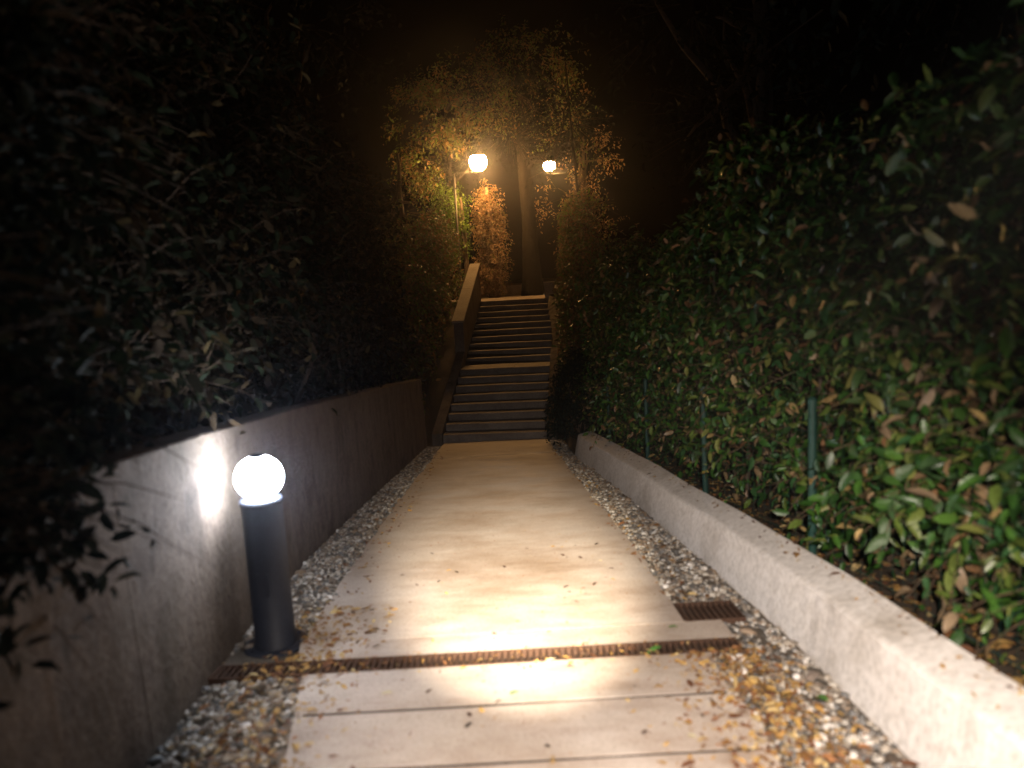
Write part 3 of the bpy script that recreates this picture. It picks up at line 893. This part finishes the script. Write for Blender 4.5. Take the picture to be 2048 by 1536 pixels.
tree('tree', -2.6, 19.5, 0.95, 4.0, 0.12, [(0.2, 0, 2.4, .7, .9, 1.0), (-.3, 0, 1.3, .9, .9, .9)], 800, 0.09, M['leaf_far'], 'bushy young tree with fine twigs left of the parapet', M['twig'])
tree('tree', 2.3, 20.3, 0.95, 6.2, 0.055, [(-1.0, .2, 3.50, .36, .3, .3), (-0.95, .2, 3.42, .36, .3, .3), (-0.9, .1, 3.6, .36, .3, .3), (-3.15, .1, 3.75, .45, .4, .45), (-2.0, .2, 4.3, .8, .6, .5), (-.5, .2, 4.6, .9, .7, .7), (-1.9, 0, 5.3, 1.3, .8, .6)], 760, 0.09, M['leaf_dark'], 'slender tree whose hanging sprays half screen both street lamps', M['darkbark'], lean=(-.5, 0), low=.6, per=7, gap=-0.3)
# dim branches overhead on the left
tree('tree', -3.4, 5.2, 0.0, 6.0, 0.20, [(1.0, 0.0, 4.2, .9, 1.2, .9), (0.6, -.5, 5.6, 1.1, 1.3, .8), (-.3, -.6, 4.6, 1.0, 1.4, .8), (1.25, 0.6, 3.0, .5, .9, .7)], 1000, 0.12, M['leaf_left'], 'large dim tree leaning over the hedge on the left', M['bark'], low=0.6, step=0.09)
# dark masses further off either side
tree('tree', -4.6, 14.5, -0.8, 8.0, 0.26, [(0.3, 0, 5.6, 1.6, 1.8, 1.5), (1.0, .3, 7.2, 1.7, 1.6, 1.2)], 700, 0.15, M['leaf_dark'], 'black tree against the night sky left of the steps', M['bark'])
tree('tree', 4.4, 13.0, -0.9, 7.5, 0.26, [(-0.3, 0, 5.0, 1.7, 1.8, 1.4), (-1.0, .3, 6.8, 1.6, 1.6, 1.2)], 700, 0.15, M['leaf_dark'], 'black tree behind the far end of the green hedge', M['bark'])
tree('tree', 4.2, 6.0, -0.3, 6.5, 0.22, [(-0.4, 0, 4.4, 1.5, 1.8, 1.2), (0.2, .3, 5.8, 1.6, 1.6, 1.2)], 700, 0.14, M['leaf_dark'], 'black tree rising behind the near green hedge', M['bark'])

# ------------------------------------------------------------------ pebbles and litter
def pebble_template(sub):
    bm = bmesh.new(); bmesh.ops.create_icosphere(bm, subdivisions=sub, radius=1)
    V = np.array([v.co[:] for v in bm.verts]); F = np.array([[v.index for v in f.verts] for f in bm.faces]); bm.free()
    return V, F
def pebbles(name, P, S, sub, parent):
    V0, F0 = pebble_template(sub); n = len(P); nv = len(V0)
    q = rng.normal(0, 1, (n, 4)); q /= np.linalg.norm(q, axis=1, keepdims=True)
    ang = rng.uniform(0, 2 * PI, n)
    sx = S * rng.uniform(.8, 1.5, n); sy = S * rng.uniform(.7, 1.1, n); sz = S * rng.uniform(.35, .7, n)
    wob = 1 + rng.normal(0, .10, (n, nv, 1))
    T = V0[None] * wob * np.stack([sx, sy, sz], 1)[:, None, :]
    c, s = np.cos(ang)[:, None], np.sin(ang)[:, None]
    X = T[:, :, 0] * c - T[:, :, 1] * s; Y = T[:, :, 0] * s + T[:, :, 1] * c
    tl = rng.normal(0, .25, (n, 1))
    Z = T[:, :, 2] + X * tl
    V = np.stack([X, Y, Z], 2) + P[:, None, :]
    F = (F0[None] + (np.arange(n) * nv)[:, None, None]).reshape(-1, 3)
    me = bpy.data.meshes.new(name)
    me.vertices.add(n * nv); me.vertices.foreach_set('co', V.astype(np.float32).ravel())
    me.loops.add(F.size); me.loops.foreach_set('vertex_index', F.astype(np.int32).ravel())
    me.polygons.add(len(F)); me.polygons.foreach_set('loop_start', np.arange(0, F.size, 3, dtype=np.int32)); me.polygons.foreach_set('loop_total', np.full(len(F), 3, np.int32))
    me.polygons.foreach_set('use_smooth', [True] * len(F))
    me.update(calc_edges=True)
    o = link(name, me, M['pebble'], parent); o['kind'] = 'stuff'
    return o
def strip_points(n, fa, fb, y0, y1, power=1.0):
    y = y0 + (y1 - y0) * rng.uniform(0, 1, n) ** power
    a = np.array([fa(v) for v in y]); b = np.array([fb(v) for v in y])
    x = a + (b - a) * rng.uniform(0, 1, n)
    return x, y
for bed, fa, fb in ((grav_r, lambda y: cr(y) - 0.03, lambda y: wr(y) - 0.01), (grav_l, lambda y: wl(y) + 0.01, lambda y: cl(y) + 0.05)):
    x, y = strip_points(4200, fa, fb, 1.9, 6.0)
    bad = ((y > 3.42) & (y < 3.86) & (x < 1.07) & (x > -1.57)) | ((y > 3.83) & (y < 4.15) & (x > .84) & (x < 1.21))
    x, y = x[~bad], y[~bad]
    S = 0.012 * rng.lognormal(0, .38, len(x))
    z = np.array([prof(v) for v in y]) - 0.022 + rng.uniform(0, .012, len(x))
    o = pebbles('gravel', np.stack([x, y, z], 1), S, 2 if False else 1, None); o['kind'] = 'stuff'
    x, y = strip_points(3600, fa, fb, 6.0, 12.8, 1.3)
    z = np.array([prof(v) for v in y]) - 0.022
    o = pebbles('gravel', np.stack([x, y, z], 1), 0.017 * rng.lognormal(0, .3, len(x)), 1, None)
    # larger stones lying on the bed: one object each, children of the bed
    tm = []
    for q in range(6):
        bm = bmesh.new(); bmesh.ops.create_icosphere(bm, subdivisions=2, radius=1)
        for v in bm.verts:
            v.co *= 1 + 0.25 * noise.noise(v.co * 1.3 + Vector((q * 7, 0, 0)))
            v.co.z *= 0.6
        me = bpy.data.meshes.new('pebble'); bm.to_mesh(me); bm.free()
        me.polygons.foreach_set('use_smooth', [True] * len(me.polygons))
        me.materials.append([M['grit'], M['wall'], M['stone'], M['oldwall'], M['parapet'], M['stone']][q]); tm.append(me)
    x, y = strip_points(110, lambda v: fa(v) + .03, lambda v: fb(v) - .03, 2.0, 5.2, 1.2)
    for i in range(len(x)):
        if 3.38 < y[i] < 4.2 and (x[i] > 0): continue
        if 3.38 < y[i] < 3.9: continue
        o = link('pebble', random.choice(tm), None, bed, (x[i], y[i], prof(y[i]) - 0.012))
        s = random.uniform(.016, .030); o.scale = (s * random.uniform(.9, 1.4), s, s * .8); o.rotation_euler = (random.uniform(-.3, .3), random.uniform(-.3, .3), random.uniform(0, 6.28))

def litter(name, x, y, size, mat, lift=0.004, zfn=None):
    n = len(x)
    z = np.array([(zfn(a, b) if zfn else prof(b)) for a, b in zip(x, y)]) + lift + rng.uniform(0, .006, n)
    P = np.stack([x, y, z], 1)
    D = np.stack([rng.normal(0, 1, n), rng.normal(0, 1, n), rng.normal(-.03, .12, n) - SLOPE * 0], 1)
    U = np.stack([rng.normal(0, .25, n), rng.normal(0, .25, n) + 0.1, np.ones(n)], 1)
    o = leaf_mesh(name, P, D, U, size * np.clip(rng.lognormal(-.1, .42, n), .3, 2.2), mat)
    tag(o, kind='stuff')
    return o
# drift of leaves against the right edge of the near slabs and over the gravel there
n = 1500
yy = rng.uniform(1.9, 3.45, n); xx = 1.12 - np.abs(rng.normal(0, .22, n)) * (1.25 - .25 * (yy - 2)) + rng.normal(0, .08, n)
k = xx < 1.31
litter('leaf_litter', xx[k], yy[k], 0.032, M['litter'])
n = 1100
yy = rng.uniform(1.9, 4.4, n); xx = rng.normal(-1.13, .17, n); k = (xx > -1.46) & ~((abs(xx + 1.40) < .17) & (abs(yy - 3.89) < .17))
litter('leaf_litter', xx[k], yy[k], 0.034, M['litter'])
n = 190
yy = rng.uniform(3.36, 3.62, n); xx = rng.uniform(-1.3, 1.15, n)
litter('leaf_litter', xx, yy, 0.024, M['litter'], 0.003)
n = 700
yy = rng.uniform(4.1, 12, n); s_ = rng.random(n) < .55
xx = np.where(s_, np.array([cr(v) for v in yy]) + np.abs(rng.normal(0, .2, n)) - .05, np.array([cl(v) for v in yy]) - np.abs(rng.normal(0, .18, n)) + .2)
k = (xx < np.array([wr(v) for v in yy]) - .02) & (xx > np.array([wl(v) for v in yy]) + .02) & ~((abs(xx + 1.40) < .17) & (abs(yy - 3.89) < .17))
litter('leaf_litter', xx[k], yy[k], 0.035, M['litter'])
n = 2600
yy = 1.5 + rng.uniform(0, 1, n) ** 1.4 * 9; xx = np.array([wr(v) for v in yy]) + 0.29 + np.abs(rng.normal(0, .35, n))
litter('leaf_litter', xx, yy, 0.05, M['litter'], 0.01, tz)
n = 900
yy = 1.8 + rng.uniform(0, 1, n) * 6; xx = np.array([wl(v) for v in yy]) - 0.33 - np.abs(rng.normal(0, .3, n))
litter('leaf_litter', xx, yy, 0.05, M['litter'], 0.01, tz)
n = 170
yy = 1.8 + rng.uniform(0, 1, n) ** 1.3 * 8.5; xx = np.array([wr(v) for v in yy]) + 0.25 - np.abs(rng.normal(0, .06, n)); k = xx > np.array([wr(v) for v in yy]) + .11
litter('leaf_litter', xx[k], yy[k], 0.032, M['litter'], 0.0, lambda a, b: prof(b) + 0.284 + 0.05 * (a - wr(b) - .09) / .17)
# crumbs of bark and grit on the slabs
n = 900
yy = rng.uniform(1.9, 7, n); xx = rng.uniform(-1, .85, n)
litter('crumbs', xx, yy, 0.010, M['litter'], 0.002)

# leaves one can pick out on the concrete
LLAB = 'small brown leaf lying loose on the pale concrete'
lm = []
for q in range(4):
    me = single_leaf(4, M['litter']).copy(); me.materials.clear()
    me.materials.append([M['leaf_pale'], M['rust'], M['leaf_dry'], M['litter']][q]); me.name = 'leaf'
    lm.append(me)
def fallen(x, y, s, me, rz, label, group=None, tilt=.12):
    o = link('fallen_leaf', me, None, None, (x, y, prof(y) + 0.008))
    o.scale = (s, s, s); o.rotation_euler = (random.uniform(-tilt, tilt), random.uniform(-tilt, tilt), rz)
    tag(o, label, 'leaf', group); return o
for k in range(46):
    y = random.uniform(2.25, 5.6); x = random.uniform(-.85, .80)
    if 3.36 < y < 3.64: continue
    fallen(x, y, random.uniform(.028, .05), random.choice(lm[1:]), random.uniform(0, 6.28), LLAB, 'brown leaves loose on the concrete')
gl = single_leaf(4, M['litter']).copy(); gl.materials.clear(); gl.materials.append(M['leaf_green']); gl.name = 'leaf'
fallen(0.80, 3.76, .075, gl, 1.2, 'fresh green leaf on concrete beside the small square grate')
fallen(0.66, 3.50, .075, gl, 1.9, 'fresh green leaf caught on the long drain channel')
fallen(-0.05, 3.10, .06, gl, 1.7, 'olive green leaf lying on the slab nearer than the drain')
fallen(1.22, 2.86, .09, gl, 0.4, 'fresh green leaf on the gravel against the pale wall')
fallen(0.13, 3.425, .075, lm[0], 1.6, 'bright cream leaf on the near lip of the long drain')
fallen(-0.62, 3.16, .070, lm[0], 1.45, 'cream coloured leaf on the left half of the near slab')
fallen(0.62, 2.63, .065, lm[0], 0.7, 'curled cream leaf at the right of the nearest visible joint')

# ------------------------------------------------------------------ thin volume added to imitate lens glare round the lamps
bm = bmesh.new(); box(bm, -14, 14, -7, 30, -3.0, 12.0)
hz = done('glare_volume', bm, None)
hz['kind'] = 'stuff'
hm = bpy.data.materials.new('added_glare'); hm.use_nodes = True
t = hm.node_tree; t.nodes.remove(t.nodes['Principled BSDF'])
pv = t.nodes.new('ShaderNodeVolumePrincipled')
pv.inputs['Color'].default_value = (0.86, 0.88, 1.0, 1)
pv.inputs['Density'].default_value = 0.0024
pv.inputs['Anisotropy'].default_value = 0.93
t.links.new(pv.outputs[0], t.nodes['Material Output'].inputs['Volume'])
hz.data.materials.clear(); hz.data.materials.append(hm)
